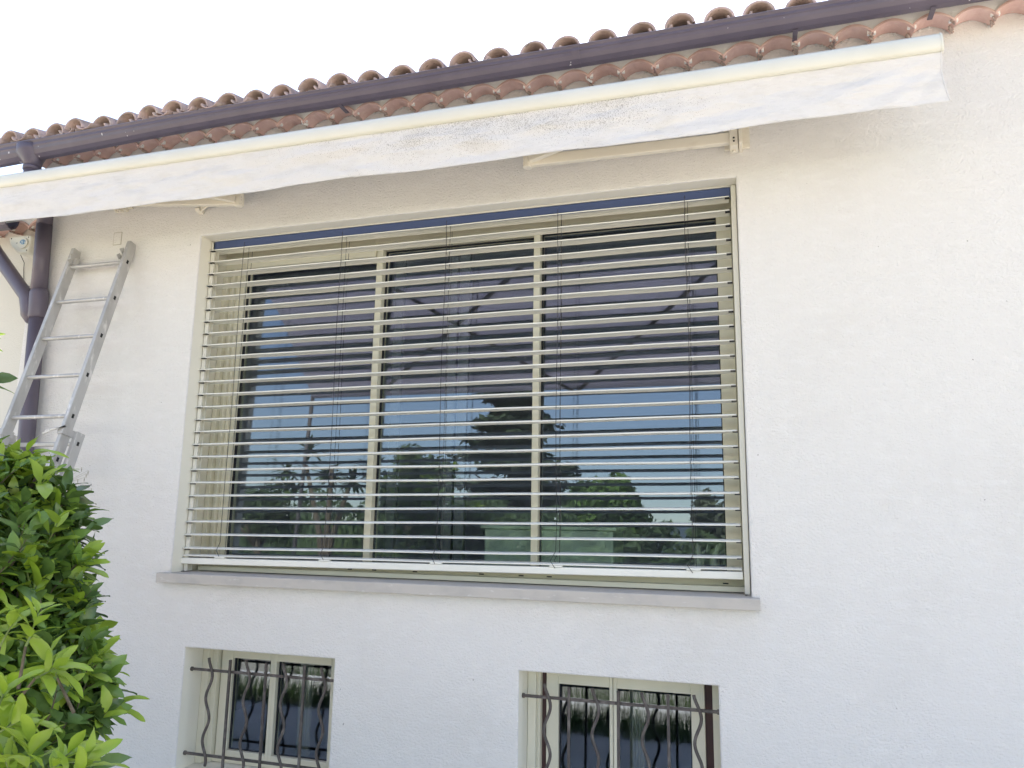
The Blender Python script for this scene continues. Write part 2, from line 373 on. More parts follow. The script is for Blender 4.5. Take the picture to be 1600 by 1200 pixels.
# rooms behind the windows
def room(name, x0, x1, y0, y1, z0, z1, m, hole_=None):
    b = MB(); v = [(x, y, z) for z in (z0, z1) for y in (y0, y1) for x in (x0, x1)]
    b.add(v, [(0, 2, 3, 1), (4, 5, 7, 6), (2, 6, 7, 3), (0, 4, 6, 2), (1, 3, 7, 5)])
    # front return round the openings
    if hole_:
        a = min(h[0] for h in hole_); c = max(h[1] for h in hole_)
        q = hole_[0][2]; t = hole_[0][3]
        b.add([(x0, y0, z0), (x1, y0, z0), (x1, y0, q), (x0, y0, q)], [(0, 1, 2, 3)])
        b.add([(x0, y0, t), (x1, y0, t), (x1, y0, z1), (x0, y0, z1)], [(0, 1, 2, 3)])
        ed = [x0] + [e for h in sorted(hole_) for e in h[:2]] + [x1]
        for i in range(0, len(ed), 2):
            b.add([(ed[i], y0, q), (ed[i+1], y0, q), (ed[i+1], y0, t), (ed[i], y0, t)], [(0, 1, 2, 3)])
    return b.build(name, m, house, recalc=False)
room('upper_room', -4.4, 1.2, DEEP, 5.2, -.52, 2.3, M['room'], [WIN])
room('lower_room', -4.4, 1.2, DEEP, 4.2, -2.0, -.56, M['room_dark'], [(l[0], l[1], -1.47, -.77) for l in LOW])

# stone sill
def sill(name, a, b_, z1, th, proj, parent):
    s = MB(); s.prof([(-proj, z1-th), (-proj, z1-.004), (-proj+.004, z1), (.30, z1+.004), (.30, z1-th)], a, b_)
    return s.build(name, M['stone'], parent, bevel=.003)

# ------------------------------------------------------------------ big window
win = empty('window', (-1.7, .3, -.3), None, None); win.parent = house; win.matrix_parent_inverse = Matrix.Translation(-house.location)
for k in ('label', 'category'):
    if k in win: del win[k]
# (window is a part of the house: it carries no category)
sill('sill', -3.462, .022, -.352, .056, .052, win)
fx0, fx1 = WIN[0]+.004, WIN[1]-.004
GL = [(-3.262, -2.262, -.27, 1.655), (-2.214, -1.208, -.27, 1.705), (-1.164, -.136, -.27, 1.722)]
f = MB(); FY = .30
# jamb members with vertical grooves (left is wide and grooved)
for i, (xa, xb, dy_) in enumerate([(fx0, fx0+.034, -.05), (fx0+.037, fx0+.060, -.02), (fx0+.063, fx0+.078, -.035), (fx0+.081, fx0+.104, -.012), (fx0+.106, GL[0][0], .0)]):
    f.box(xa, xb, FY+dy_, FY+.09, -.27, GL[0][3])
f.box(fx0, fx1, FY+.06, FY+.08, -.34, -.272)
f.box(fx0, GL[0][1], FY-.03, FY+.09, GL[0][3], 1.804)
f.box(GL[0][1], fx1, FY-.03, FY+.09, 1.745, 1.804)
f.box(GL[1][0], GL[1][1], FY, FY+.085, GL[1][3], 1.742)
f.box(GL[2][0], GL[2][1], FY, FY+.085, GL[2][3], 1.742)
for xa, xb in ((GL[0][1]+.002, GL[1][0]-.002), (GL[1][1]+.002, GL[2][0]-.002)):
    f.box(xa, xb, FY-.012, FY+.09, -.27, 1.744)
f.box(GL[2][1], fx1-.035, FY, FY+.09, -.27, 1.742); f.box(fx1-.032, fx1, FY-.03, FY+.09, -.27, 1.742)
# bottom track with drain slots
f.box(fx0, fx1, FY-.05, FY+.09, -.347, -.272)
f.box(fx0+.05, fx1-.01, FY-.125, FY-.05, -.345, -.318)
f.build('frame', M['frame'], win, bevel=.003)
for px_ in (333, 396, 546, 584, 648, 752, 814, 858, 1134):
    c = at(px_, 893+(px_-333)*.028, FY-.052); g = MB(); g.box(c.x-.014, c.x+.014, FY-.0515, FY-.048, -.312, -.306); g.build('drain_slot', M['black'], win)
g = MB()
for a, b_, c, d in GL:                   # gaskets
    for (p, q, r_, s_) in ((a, a+.006, c, d), (b_-.006, b_, c, d), (a+.006, b_-.006, d-.006, d), (a+.006, b_-.006, c, c+.006)):
        g.box(p, q, FY+.03, FY+.05, r_, s_)
g.build('gasket', M['dark_rubber'], win)
for a, b_, c, d in GL:
    zc = (c+d)/2; yc = FY+.05; g = MB(); vs_ = []
    for th in (0, .006):
        for (x, z) in ((a+.003, c+.002), (b_-.003, c+.002), (b_-.003, d-.002), (a+.003, d-.002)):
            vs_.append((x, yc+th + (z-zc)*TILT, z))
    g.add(vs_, [(0, 1, 2, 3), (7, 6, 5, 4)])
    g.build('pane', M['glass'], win, recalc=False)
# inner sash stiles seen through the glass
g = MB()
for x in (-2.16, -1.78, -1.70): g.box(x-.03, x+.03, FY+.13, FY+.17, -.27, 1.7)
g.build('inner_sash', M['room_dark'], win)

# things in the room
cab = empty('cabinet', (-1.1, .8, -.5), 'pale green low cabinet standing just inside the large window glass', 'cabinet')
ca_, cb_ = at(757, 826, .47), at(958, 826, .47); ct_ = ca_.z
MB().box(ca_.x, cb_.x, .47, .85, -.51, ct_).build('body', M['cabinet'], cab, bevel=.01)
MB().box(ca_.x-.02, cb_.x+.02, .455, .87, ct_+.002, ct_+.022).build('cabinet_top', M['cabinet'], cab, bevel=.004)
for k, px_ in enumerate((1092, 1118)):
    c = at(px_, 884, FY+.20)
    o = MB(); pts = [(c.x, c.y, -.345), (c.x, c.y, -.335), (c.x, c.y, -.27), (c.x+.01*k, c.y, -.235), (c.x+.02*k, c.y, -.215), (c.x+.03*k, c.y, -.195)]
    o.tube([(p[0], p[1], p[2]+.08) for p in pts], [.028, .03, .026, .014, .020, .008], 10)
    o.tube([(c.x+.015, c.y, -.175), (c.x+.045+.01*k, c.y, -.15), (c.x+.05+.02*k, c.y, -.12)], [.010, .008, .004], 6)
    tag(o.build('figurine', M['ceramic']), ['small white upright figurine behind the lower right pane, the left of two', 'small white figurine with a raised wing behind the lower right pane, nearest the right jamb'][k], 'figurine', 'white figurines inside the window')

# ------------------------------------------------------------------ external venetian blind
bl = empty('venetian_blind', (-1.7, .13, -.28), 'lowered external blind of cream horizontal slats hanging in front of the large window', 'blind')
MB().box(WIN[0]+.02, WIN[1]-.034, .105, .110, 1.742, 1.800).box(WIN[0]+.02, WIN[1]-.034, .110, .165, 1.778, 1.800).build('headrail', M['navy'], bl, bevel=.002)
MB().box(WIN[0]+.03, WIN[1]-.034, .0975, .1035, 1.8005, 1.8065).build('headrail_trim', M['rail'], bl)
sl_ = MB(); pins = MB()
def slat_profile(zc):
    P_ = []; n = 10; W2 = .040; top = []
    for k in range(n+1):
        u = -1+2*k/n; top.append((.13+u*W2, zc + .010*(1-u*u)))
    out = [(.13-W2-.002, zc-.0035), (.13-W2-.0035, zc), (.13-W2-.002, zc+.003)] + top[1:-1] + [(.13+W2+.002, zc+.003), (.13+W2+.0035, zc), (.13+W2+.002, zc-.0035)]
    return out + [(y, z-.0022) for y, z in top[1:-1]][::-1]
SX0, SX1 = -3.400, -.058
slat_z = []
for k in range(25):
    zl = .990*(1.754-.0819*k); zr = .990*(1.758-.0804*k)
    slat_z.append((zl, zr))
slat_z.append((-.252, -.226))
rnd = random.Random(5)
for k, (zl, zr) in enumerate(slat_z):
    j = rnd.uniform(-.0015, .0015)
    pr = slat_profile(zl+j); n_ = len(pr)
    # nine sections along x so cords can notch and the slat can sag a hair
    segs = 8; secs = []
    for q in range(segs+1):
        t = q/segs; x = SX0+(SX1-SX0)*t; dz = (zr-zl)*t - .0015*math.sin(t*math.pi*5+k)
        secs += [(x+rnd.uniform(-.002, .002)*(q in (0, segs)), y, z+dz) for y, z in pr]
    fs = [(q*n_+i, q*n_+(i+1) % n_, (q+1)*n_+(i+1) % n_, (q+1)*n_+i) for q in range(segs) for i in range(n_)]
    sl_.add(secs, fs, 0, False); sl_.add(secs, [tuple(range(n_))[::-1], tuple(segs*n_+i for i in range(n_))], 0)
    if k < 25:
        MB().box(SX0+.012, SX0+.040, .086, .105, zl-.009, zl-.0035).build('guide_pin', M['dark_rubber'], bl); MB().box(SX1-.022, SX1+.004, .086, .105, zr-.009, zr-.0035).build('guide_pin', M['dark_rubber'], bl)
sl_.build('slats', M['slat'], bl)
zb_l, zb_r = -.268, -.240
b = MB(); b.prof([(.088, zb_l-.034), (.088, zb_l), (.094, zb_l+.002), (.166, zb_l+.002), (.172, zb_l), (.172, zb_l-.034), (.165, zb_l-.037), (.095, zb_l-.037)], SX0-.006, SX1+.004, dz=zb_r-zb_l)
b.build('bottom_rail', M['slat'], bl, bevel=.0015)
cl_ = MB(); co = MB()
cord_px = [(383, 345), (535, 508), (697, 682), (872, 868), (1066, 1088)]
for (pt, pb) in cord_px:
    a = at(pt, 345, .085); b_ = at(pb, 868, .085); x = (a.x+b_.x)/2
    for y in (.0845, .1755):
        pts = [(x, y, 1.77)] + [(x + .004*math.sin(i*.9+x*7), y, 1.77-.2*i) for i in range(1, 10)]
        pts += [(x-.002, y, -.165), (x-.022 if pt < 800 else x-.030, y-.006, -.215), (x-.004, y, -.252)]
        co.tube(pts, .0016, 5)
    co.tube([(x+.012, .12, 1.77), (x+.012, .12, -.24)], .0014, 5)
    zb = zb_l + (zb_r-zb_l)*(x-SX0)/(SX1-SX0)
    cl_ = MB(); cl_.box(x-.035, x+.035, .0835, .11, zb+.0025, zb+.010); cl_.build('cord_clip', M['slat'], bl)
co.build('ladder_cords', M['cord'], bl)
for side, x in (('l', WIN[0]+.007), ('r', WIN[1]-.005)):
    r_ = MB(); s_ = 1 if side == 'l' else -1
    x0_, x1_ = sorted((x, x+s_*.026)); zb = -.345
    r_.box(x0_, x1_, .105, .112, zb, 1.80); r_.box(x0_, x1_, .148, .155, zb, 1.80); r_.box(*sorted((x, x+s_*.006)), .112, .148, zb, 1.80)
    if side == 'l':
        r_.box(x+.008, x+.022, .10, .15, -.350, -.343); r_.box(x-.002, x+.035, .085, .15, -.3505, -.3465, 1)
    else:
        r_.box(x0_, x1_, .090, .105, zb-.002, 1.803)
        r_.box(x0_, x0_+.012, .07, .12, -.3505, -.3465, 1)
    r_.build('guide_rail', [M['rail'], M['dark_rubber']], bl, bevel=.0015)

# ------------------------------------------------------------------ low windows and their grilles
def low_window(i, l, strips):
    x0, x1, z0, z1 = l
    w_ = empty('window', ((x0+x1)/2, .25, z0), None, None); w_.parent = house; w_.matrix_parent_inverse = Matrix.Translation(-house.location)
    y = .24; f = MB()
    if i == 0: gl = [(-3.086, -2.817, -1.398, -.866), (-2.770, -2.400, -1.400, -.866)]; ja = (-3.166, -2.33)
    else: gl = [(-1.027, -.752, -1.40, -.866), (-.712, -.332, -1.40, -.866)]; ja = (-1.094, -.264)
    a0, a1 = ja
    f.box(x0+.003, a0-(.008 if i == 0 else .026), y-.03, y+.08, z0+.003, z1-.003); f.box(x0+.003, a0-.04, y-.07, y-.03, z0+.003, z1-.003)
    f.box(a1+(.006 if i == 0 else .04), x1-.003, y-.03, y+.08, z0+.003, z1-.003)
    for k, (p, q, r_, s_) in enumerate(gl):
        xa = a0 if k == 0 else (gl[0][1]+gl[1][0])/2+.0015; xb = (gl[0][1]+gl[1][0])/2-.0015 if k == 0 else a1
        yy = y - (.006 if k else 0)
        f.box(xa, p, yy, y+.06, z0+.03, z1-.004); f.box(q, xb, yy, y+.06, z0+.03, z1-.004)
        f.box(p, q, yy, y+.06, s_, z1-.004); f.box(p, q, yy, y+.06, z0+.03, r_)
        f.box(p, p+.006, y+.02, y+.04, r_, s_, 1); f.box(q-.006, q, y+.02, y+.04, r_, s_, 1); f.box(p+.006, q-.006, y+.02, y+.04, s_-.006, s_, 1); f.box(p+.006, q-.006, y+.02, y+.04, r_, r_+.006, 1)
        g = MB(); tz = -(s_-r_)/2*TILT*1.6; g.add([(x, yy_+dy_, z) for dy_ in (0, .006) for x, z, yy_ in ((p+.003, r_+.003, y+.034+tz), (q-.003, r_+.003, y+.034+tz), (q-.003, s_-.003, y+.034-tz), (p+.003, s_-.003, y+.034-tz))], [(0, 1, 2, 3), (7, 6, 5, 4), (0, 4, 5, 1), (1, 5, 6, 2), (2, 6, 7, 3), (3, 7, 4, 0)])
        gl_o = g.build('pane', M['glass'], w_)
    f.box(x0+.003, x1-.003, y-.01, y+.08, z0+.003, z0+.028)
    f.build('frame', [M['frame'], M['dark_rubber']], w_, bevel=.003)
    if strips:
        g = MB(); g.box(a0-.0255, a0-.001, y+.015, y+.05, z0+.03, z1-.004); g.build('shutter_guide', M['brown_wood'], w_); g = MB(); g.box(a1+.001, a1+.0395, y+.015, y+.05, z0+.03, z1-.004)
        g.build('shutter_guide', M['brown_wood'], w_)
    else:
        g = MB(); g.box(a0-.0075, a0-.001, y+.02, y+.05, z0+.03, z1-.004); g.build('gasket', M['dark_rubber'], w_)
    return w_
low_window(0, LOW[0], False); low_window(1, LOW[1], True)
# pale curtains inside
for x0_, x1_, lab in ((-2.745, -2.655, 'narrow pale curtain hanging inside the left barred window'), (-.68, -.60, 'narrow pale curtain hanging inside the right barred window')):
    c = MB(); n = 24; vs_ = []
    for k in range(n+1):
        x = x0_+(x1_-x0_)*k/n; y = .46+.012*math.sin(k*1.1); vs_ += [(x, y, -1.5), (x, y, -.72)]
    c.add(vs_, [(2*k, 2*k+2, 2*k+3, 2*k+1) for k in range(n)], 0, True); tag(c.build('curtain', M['curtain'], recalc=False), lab, 'curtain', 'curtains inside the low windows')

def grille(l, px_list, kinds, lab, ztop, zbars):
    x0, x1 = l[0], l[1]; yb = .075
    g = empty('window_grille', ((x0+x1)/2, yb, l[2]), lab, 'window grille', 'wrought iron grilles on the low windows')
    for z in zbars:
        b = MB(); b.bar((x0-.01, yb, z), (x1+.01, yb, z), .012, .015); 
        b.tube([(x0+.001, yb, z), (x0+.014, yb, z)], .013, 8); b.tube([(x1-.014, yb, z), (x1-.001, yb, z)], .013, 8)
        b.build('crossbar', M['iron'], g, bevel=.002)
    for x, k in zip(px_list, kinds):
        b = MB(); zt = ztop + random.uniform(-.006, .006)
        if k == 's': b.bar((x, yb-.013, zt), (x, yb-.013, l[2]+.03), .014, .014, (0, 1, 0)); b.build('straight_bar', M['iron'], g, bevel=.002)
        else:
            pts = []; n = 40
            for i in range(n+1):
                z = zt - (zt-l[2]-.03)*i/n; ph = (zt-z)/.235*2*math.pi
                pts.append((x - .017*math.cos(ph+.3) + .004, yb-.014, z))
            b.tube(pts, .0085, 7); b.build('wavy_bar', M['iron'], g)
    return g
grille(LOW[0], [-3.111, -2.973, -2.853, -2.727, -2.604, -2.474, -2.354], 'wswswsw', 'dark wrought iron grille of wavy and straight bars on the left low window', -.838, (-.913, -1.386))
grille(LOW[1], [-1.047, -.929, -.796, -.676, -.546, -.429, -.292], 'wswswsw', 'dark wrought iron grille with chipped paint on the right low window', -.836, (-.904, -1.38))

# ------------------------------------------------------------------ gutter and downpipes
gut = empty('rain_gutter', (-1, -.2, 2.5), 'dark brown metal gutter running under the edge of the tiled roof', 'gutter')
def gz(x):                                        # the gutter falls towards the left downpipe
    return .0065*(x+.6)
def gdepth(x):
    T = [(-5.5, 2.390), (-4.44, 2.418), (-3.64, 2.442), (-2.9, 2.461), (-1.2, 2.464), (.17, 2.474), (1.16, 2.479), (2.7, 2.495)]
    for (a, za), (b_, zb) in zip(T, T[1:]):
        if x <= b_: return (2.553+gz(x)-(za+(zb-za)*(x-a)/(b_-a)))/.122
    return .66
def gutter_mesh(x0, x1, n, yf, zt, name, parent, fall, gd=lambda x: .8):
    P_ = [(y_, z_) for y_, z_ in [(yf+.004, zt+.004), (yf-.006, zt+.006), (yf-.010, zt-.002), (yf-.004, zt-.012), (yf, zt-.02), (yf-.002, zt-.04), (yf+.004, zt-.048), (yf+.008, zt-.07), (yf+.02, zt-.098), (yf+.045, zt-.118), (yf+.075, zt-.122), (yf+.102, zt-.100), (yf+.118, zt-.065), (yf+.124, zt-.02), (yf+.120, zt-.02), (yf+.112, zt-.063), (yf+.075, zt-.117), (yf+.048, zt-.113), (yf+.012, zt-.07), (yf+.004, zt-.02)]]
    b = MB(); m_ = len(P_); vs_ = []
    for i in range(n+1):
        x = x0+(x1-x0)*i/n; vs_ += [(x, y + .0015*math.sin(x*2.1), zt+(z-zt)*gd(x)+fall(x)+.001*math.sin(x*3.3)) for y, z in P_]
    b.add(vs_, [(i*m_+k, i*m_+(k+1) % m_, (i+1)*m_+(k+1) % m_, (i+1)*m_+k) for i in range(n) for k in range(m_)], 0, False)
    b.add(vs_, [tuple(range(m_))[::-1], tuple(n*m_+k for k in range(m_))])
    return b.build(name, M['brown_metal'], parent)
gutter_mesh(-5.35, 2.6, 60, -.262, 2.553, 'gutter_channel', gut, gz, gdepth)
for x in (-.83, 1.42):
    b = MB(); zt = 2.553+gz(x)
    b.prof([(y_, zt+(z_-zt)*gdepth(x)) for y_, z_ in [(-.2735, zt+.003), (-.275, zt-.003), (-.266, zt-.02), (-.267, zt-.045), (-.2575, zt-.07), (-.245, zt-.099), (-.219, zt-.121), (-.187, zt-.1255), (-.187, zt-.122), (-.245, zt-.095), (-.262, zt-.01)]], x-.02, x+.02)
    b.build('joint_sleeve', M['brown_metal'], gut)
for x in (.93, .30, 1.56, -2.3):
    b = MB(); zt = 2.553+gz(x)-.122*gdepth(x); b.box(x-.012, x+.012, -.205, -.11, zt-.006, zt-.0005); b.build('bracket', M['brown_metal'], gut)
dp = empty('downpipe', (-4.64, -.07, GZ), 'dark brown downpipe with paint spots running down the left corner of the white wall', 'downpipe')
b = MB(); gx = -4.70; zt = 2.553+gz(gx)
b.tube([(gx-.02, -.20, zt-.02), (gx-.02, -.20, zt-.07), (gx, -.20, zt-.13), (gx, -.20, zt-.175)], [.098, .094, .060, .052], 24)
b.tube([(gx, -.20, zt-.165), (gx, -.20, zt-.19)], [.058, .058], 20)
b.tube([(gx, -.20, zt-.18), (gx, -.20, zt-.25), (gx+.004, -.185, zt-.29), (gx+.012, -.09, zt-.38), (-4.683, -.068, zt-.42), (-4.682, -.066, 1.98)], .050, 20)
b.build('hopper', M['brown_metal'], dp)
MB().tube([(-4.682, -.066, 1.985), (-4.655, -.066, 1.49)], .0515, 24).build('upper_pipe', M['brown_metal'], dp)
MB().tube([(-4.655, -.066, 1.50), (-4.650, -.066, 1.485), (-4.640, -.066, 1.32), (-4.638, -.066, 1.305)], [.057, .060, .060, .055], 24).build('collar', M['brown_metal'], dp)
MB().tube([(-4.640, -.066, 1.33), (-4.60, -.066, .40), (-4.56, -.066, GZ)], .0515, 24).build('lower_pipe', M['brown_metal'], dp)
br = MB(); e0 = at(-8, 392, -.02); e1 = Vector((-4.715, -.06, 1.42))
br.tube([e0+Vector((-.10, .06, .06)), e0, e1+(e0-e1)*.14, e1+(e0-e1)*.06, e1+Vector((0,0,-.03)), Vector((-4.705, -.062, 1.345)), Vector((-4.68, -.064, 1.315)), Vector((-4.66, -.064, 1.305))], [.048, .048, .048, .062, .066, .064, .056, .040], 20)
br.build('branch_pipe', M['brown_metal'], dp)

# ------------------------------------------------------------------ the lower wing on the left
wing = empty('side_wing', (-7, .25, GZ), 'lower cream wing of the building behind the downpipe at the left edge', 'building')
MB().box(-10.5, X0-.004, .22, 6, GZ-.3, 2.13).build('wall', M['stucco_cream'], wing)
wc = at(30, 366, .12)
cornice(wing, -4.95-PITCH_T*29, 30, .11, .22, 2.075, 2.16, 'cornice', seed=9)
MB().box(-10.4, X0-.006, .122, 5.9, 2.161, 2.175).build('eave_slab', M['plaster'], wing)
roof(wing, -4.98-.2025*26, 26, .0, 2.17, R(15), 8, 'roof', 11)
gw = gutter_mesh(-10.4, -5.12, 10, -.03, 2.135, 'rain_gutter', None, lambda x: 0)
tag(gw, 'short dark gutter end on the lower wing beside the downpipe', 'gutter')
# alarm siren
sc = at(29, 383, .10); sir = empty('alarm_siren', sc, 'cream alarm siren box with a blue round emblem under the lower eave', 'alarm siren')
def shape_xz(pts, y0, y1, c, rot=0):
    pts = [(x*1.22+.02, z*1.1) for x, z in pts]
    b = MB(); n = len(pts); ca, sa = math.cos(rot), math.sin(rot)
    q = [(c.x+ca*x-sa*z, c.z+sa*x+ca*z) for x, z in pts]
    b.add([(x, y0, z) for x, z in q]+[(x, y1, z) for x, z in q], [tuple(range(n)), tuple(range(n, 2*n))[::-1]]+[(i, n+i, n+(i+1) % n, (i+1) % n) for i in range(n)]); return b
body_pts = [(-.085, .065), (.075, .06), (.088, .045), (.084, -.03), (.07, -.068), (.0, -.062), (-.02, -.052), (-.07, -.0), (-.09, .04)]
shape_xz(body_pts, .09, .22, sc).build('body', M['siren'], sir, bevel=.012)
ring = [(.03+.040*math.cos(a), .004+.038*math.sin(a)) for a in [i*math.pi/12 for i in range(24)]]
shape_xz(ring, .080, .091, sc).build('dome', M['siren'], sir, bevel=.003)
em = [(.034+.022*math.cos(a), .010+.018*math.sin(a)) for a in [i*math.pi/10 for i in range(20)]]
shape_xz(em, .0785, .0799, sc).build('emblem', M['sticker'], sir)
for x, z in ((-.070, .052), (.066, .048), (.064, -.052), (-.02, .012), (.0, .008)): s_ = MB(); s_.tube([(sc.x+x*1.2+.02, .0885, sc.z+z), (sc.x+x*1.2+.02, .092, sc.z+z)], .005, 8); s_.build('screw', M['black'], sir)
cb = MB(); cb.tube([(sc.x-.03, .15, sc.z-.055), (sc.x-.045, .20, sc.z-.10), (sc.x-.06, .215, sc.z-.15), (sc.x-.04, .215, sc.z-.26), (sc.x+.06, .215, sc.z-.30), (sc.x+.14, .215, sc.z-.295), (sc.x+.2, .215, sc.z-.29)], .0025, 6)
tag(cb.build('cable', M['cord']), 'thin dark cable drooping from the alarm siren along the cream wall', 'cable')

# small marks on the white wall
c0 = at(184, 373, 0); b = MB()
for (x0_, x1_, z0_, z1_) in ((-.034, .034, .042, .045), (-.034, .034, -.045, -.042), (-.034, -.031, -.042, .042), (.031, .034, -.042, .042)):
    b.box(c0.x+x0_, c0.x+x1_, -.0022, -.0004, c0.z+z0_, c0.z+z1_, 1)
b.box(c0.x-.031, c0.x+.031, -.0030, -.0003, c0.z-.042, c0.z+.042)
tag(b.build('junction_box_cover', [M['stucco'], M['straw']]), 'small square painted cover flush in the white wall above the ladder top', 'cover plate')

# ------------------------------------------------------------------ awning
aw = empty('awning', (-2.05, 0, 2.2), 'retracted cream awning with a long white scalloped cloth valance above the large window', 'awning')
AX0, AX1, AY = -5.25, .893, -.40
pr = [(AY+.030, 2.206), (AY+.012, 2.213), (AY-.006, 2.209), (AY-.022, 2.192), (AY-.032, 2.165), (AY-.035, 2.145), (AY-.033, 2.128), (AY-.027, 2.113), (AY+.02, 2.112), (AY+.03, 2.120)]
b = MB(); b.prof(pr, AX0, AX1, smooth=True); fb = b.build('front_bar', M['cream_paint'], aw)
b = MB(); b.prof([(y*1.0+(.002 if y > AY else -.002), z+(.002 if z > 2.16 else -.002)) for y, z in pr], AX1, AX1+.008); b.build('end_cap', M['cream_paint'], aw, bevel=.002)
# valance cloth, wrinkled, with a hem
def val_bottom(x):
    t = (x-AX0)/(AX1-AX0)
    return 1.868 + .007*math.sin(x*2.3+.6) + .005*math.sin(x*5.1) + .015*max(0, x-.2) + .004*noise.noise(Vector((x*4, 0, 0)))
nx, nz = 900, 34; vs_ = []
for i in range(nx+1):
    x = AX0+(AX1-AX0)*i/nx; zb = val_bottom(x)
    for j in range(nz+1):
        t = j/nz; z = 2.1125 + (zb-2.1125)*t
        y = AY-.016 + t*.010 + .010*t*math.sin(x*2.1+.4)
        amp = min(1, t*3)*(1-.55*max(0, t-.6)/.4)
        v = Vector((x*1.4, z*9, 1.3)); y += amp*.020*noise.noise(v)
        y += amp*.013*noise.noise(Vector((x*4.2 + z*3, z*16-x*2, 4)))
        # long folds pulled towards the right hand corner
        k = max(0, min(1, (x+.4)/1.2)); dx = AX1-x; dz = 2.11-z
        y += amp*k*.011*math.sin(15*math.atan2(dz, dx+.05)+.5)*min(1, dx*3)
        # creases at the left half
        y += amp*.0055*math.sin(38*(z+.12*x) + 3*noise.noise(Vector((x*2, z*3, 0))))*(noise.noise(Vector((x*1.3, 7, z*4)))+.2)
        xx = x + (.024*t**2 if i == nx else .02*t**2*max(0, 1-(nx-i)/10))
        vs_.append((xx - (.006*math.sin(t*3.1) if i == nx else 0), y, z))
b = MB(); b.add(vs_, [(i*(nz+1)+j, (i+1)*(nz+1)+j, (i+1)*(nz+1)+j+1, i*(nz+1)+j+1) for i in range(nx) for j in range(nz)], 0, True)
vo = b.build('valance', M['valance'], aw, recalc=False); so_ = vo.modifiers.new('solid', 'SOLIDIFY'); so_.thickness = .0012; so_.offset = 0
hm = MB(); pts = [Vector(vs_[i*(nz+1)+nz]) for i in range(0, nx+1, 4)]; hm.tube(pts, .0022, 5); hm.build('hem', M['valance'], aw)
hm = MB(); pts = [Vector(vs_[nx*(nz+1)+j]) for j in range(nz+1)]; hm.tube(pts, .0035, 6); hm.build('side_hem', M['valance'], aw)
# roller, cloth between roller and front bar
MB().tube([(AX0+.05, -.085, 2.285), (AX1-.05, -.085, 2.285)], .040, 18).build('roller_tube', M['valance'], aw)
b = MB(); b.add([(AX0+.08, -.085, 2.325), (AX1-.08, -.085, 2.325), (AX1-.08, AY+.02, 2.208), (AX0+.08, AY+.02, 2.208)], [(0, 1, 2, 3)]); c_ = b.build('cloth', M['valance'], aw, recalc=False)
MB().box(AX0+.1, AX1-.15, -.060, -.020, 2.17, 2.21).build('torsion_bar', M['arm_paint'], aw, bevel=.003)
def arm(shoulder, elbow, tip, sgn):
    s = Vector(shoulder); e = Vector(elbow); t = Vector(tip)
    b = MB(); b.bar(s, e, .036, .060); b.build('arm', M['arm_paint'], aw, bevel=.006)
    b = MB(); b.bar(e+Vector((0, -.02, .008)), t, .034, .050); b.build('arm', M['arm_paint'], aw, bevel=.006)
    b = MB(); ee = e + (e-s).normalized()*.012
    b.tube([ee+Vector((0, -.004, -.038)), ee+Vector((0, -.004, .048))], .026, 16)
    b.box(ee.x-.02 if sgn < 0 else ee.x-.008, ee.x+.008 if sgn < 0 else ee.x+.02, ee.y-.028, ee.y+.02, ee.z-.034, ee.z+.034)
    b.build('elbow', M['arm_paint'], aw, bevel=.003)
    b = MB()
    for dz in (-.022, .0, .02): b = MB(); b.tube([(ee.x+sgn*.020, ee.y-.012, ee.z+dz), (ee.x+sgn*.024, ee.y-.012, ee.z+dz)], .004, 6); b.build('elbow_screw', M['black'], aw)
    b = MB(); b.box(s.x-.012, s.x+.030, -.115, -.02, s.z-.055, s.z+.075); b.box(s.x+.034, s.x+.052, -.125, -.0, s.z-.045, s.z+.10)
    b.box(s.x-.04, s.x+.09, -.022, -.001, s.z-.03, s.z+.10); b.tube([(s.x+.008, -.06, s.z-.055), (s.x+.008, -.06, s.z-.068)], .012, 10)
    b.build('wall_bracket', M['arm_paint'], aw, bevel=.003)
    b = MB()
    for dz in (-.03, -.012): b = MB(); b.tube([(s.x+.01, -.116, s.z+dz), (s.x+.01, -.119, s.z+dz)], .005, 8); b.build('bracket_bolt', M['black'], aw)
arm((-.03, -.085, 1.985), (-1.085, -.235, 1.920), (-.12, AY+.02, 2.14), -1)
arm((-4.07, -.085, 2.085), (-3.010, -.16, 1.938), (-4.0, AY+.02, 2.14), 1)
b = MB(); c = at(318, 328, -.03); b.prof([(-.004, c.z+.03), (-.004, c.z-.02), (-.05, c.z-.012), (-.06, c.z+.005), (-.03, c.z+.03)], c.x-.045, c.x-.015); b.bar((c.x-.02, -.03, c.z-.002), (c.x+.15, -.10, c.z+.03), .012, .022)
b.tube([(c.x, -.04, c.z), (c.x, -.04, c.z+.04)], .012, 10); b.build('arm_rest', M['arm_paint'], aw, bevel=.003)

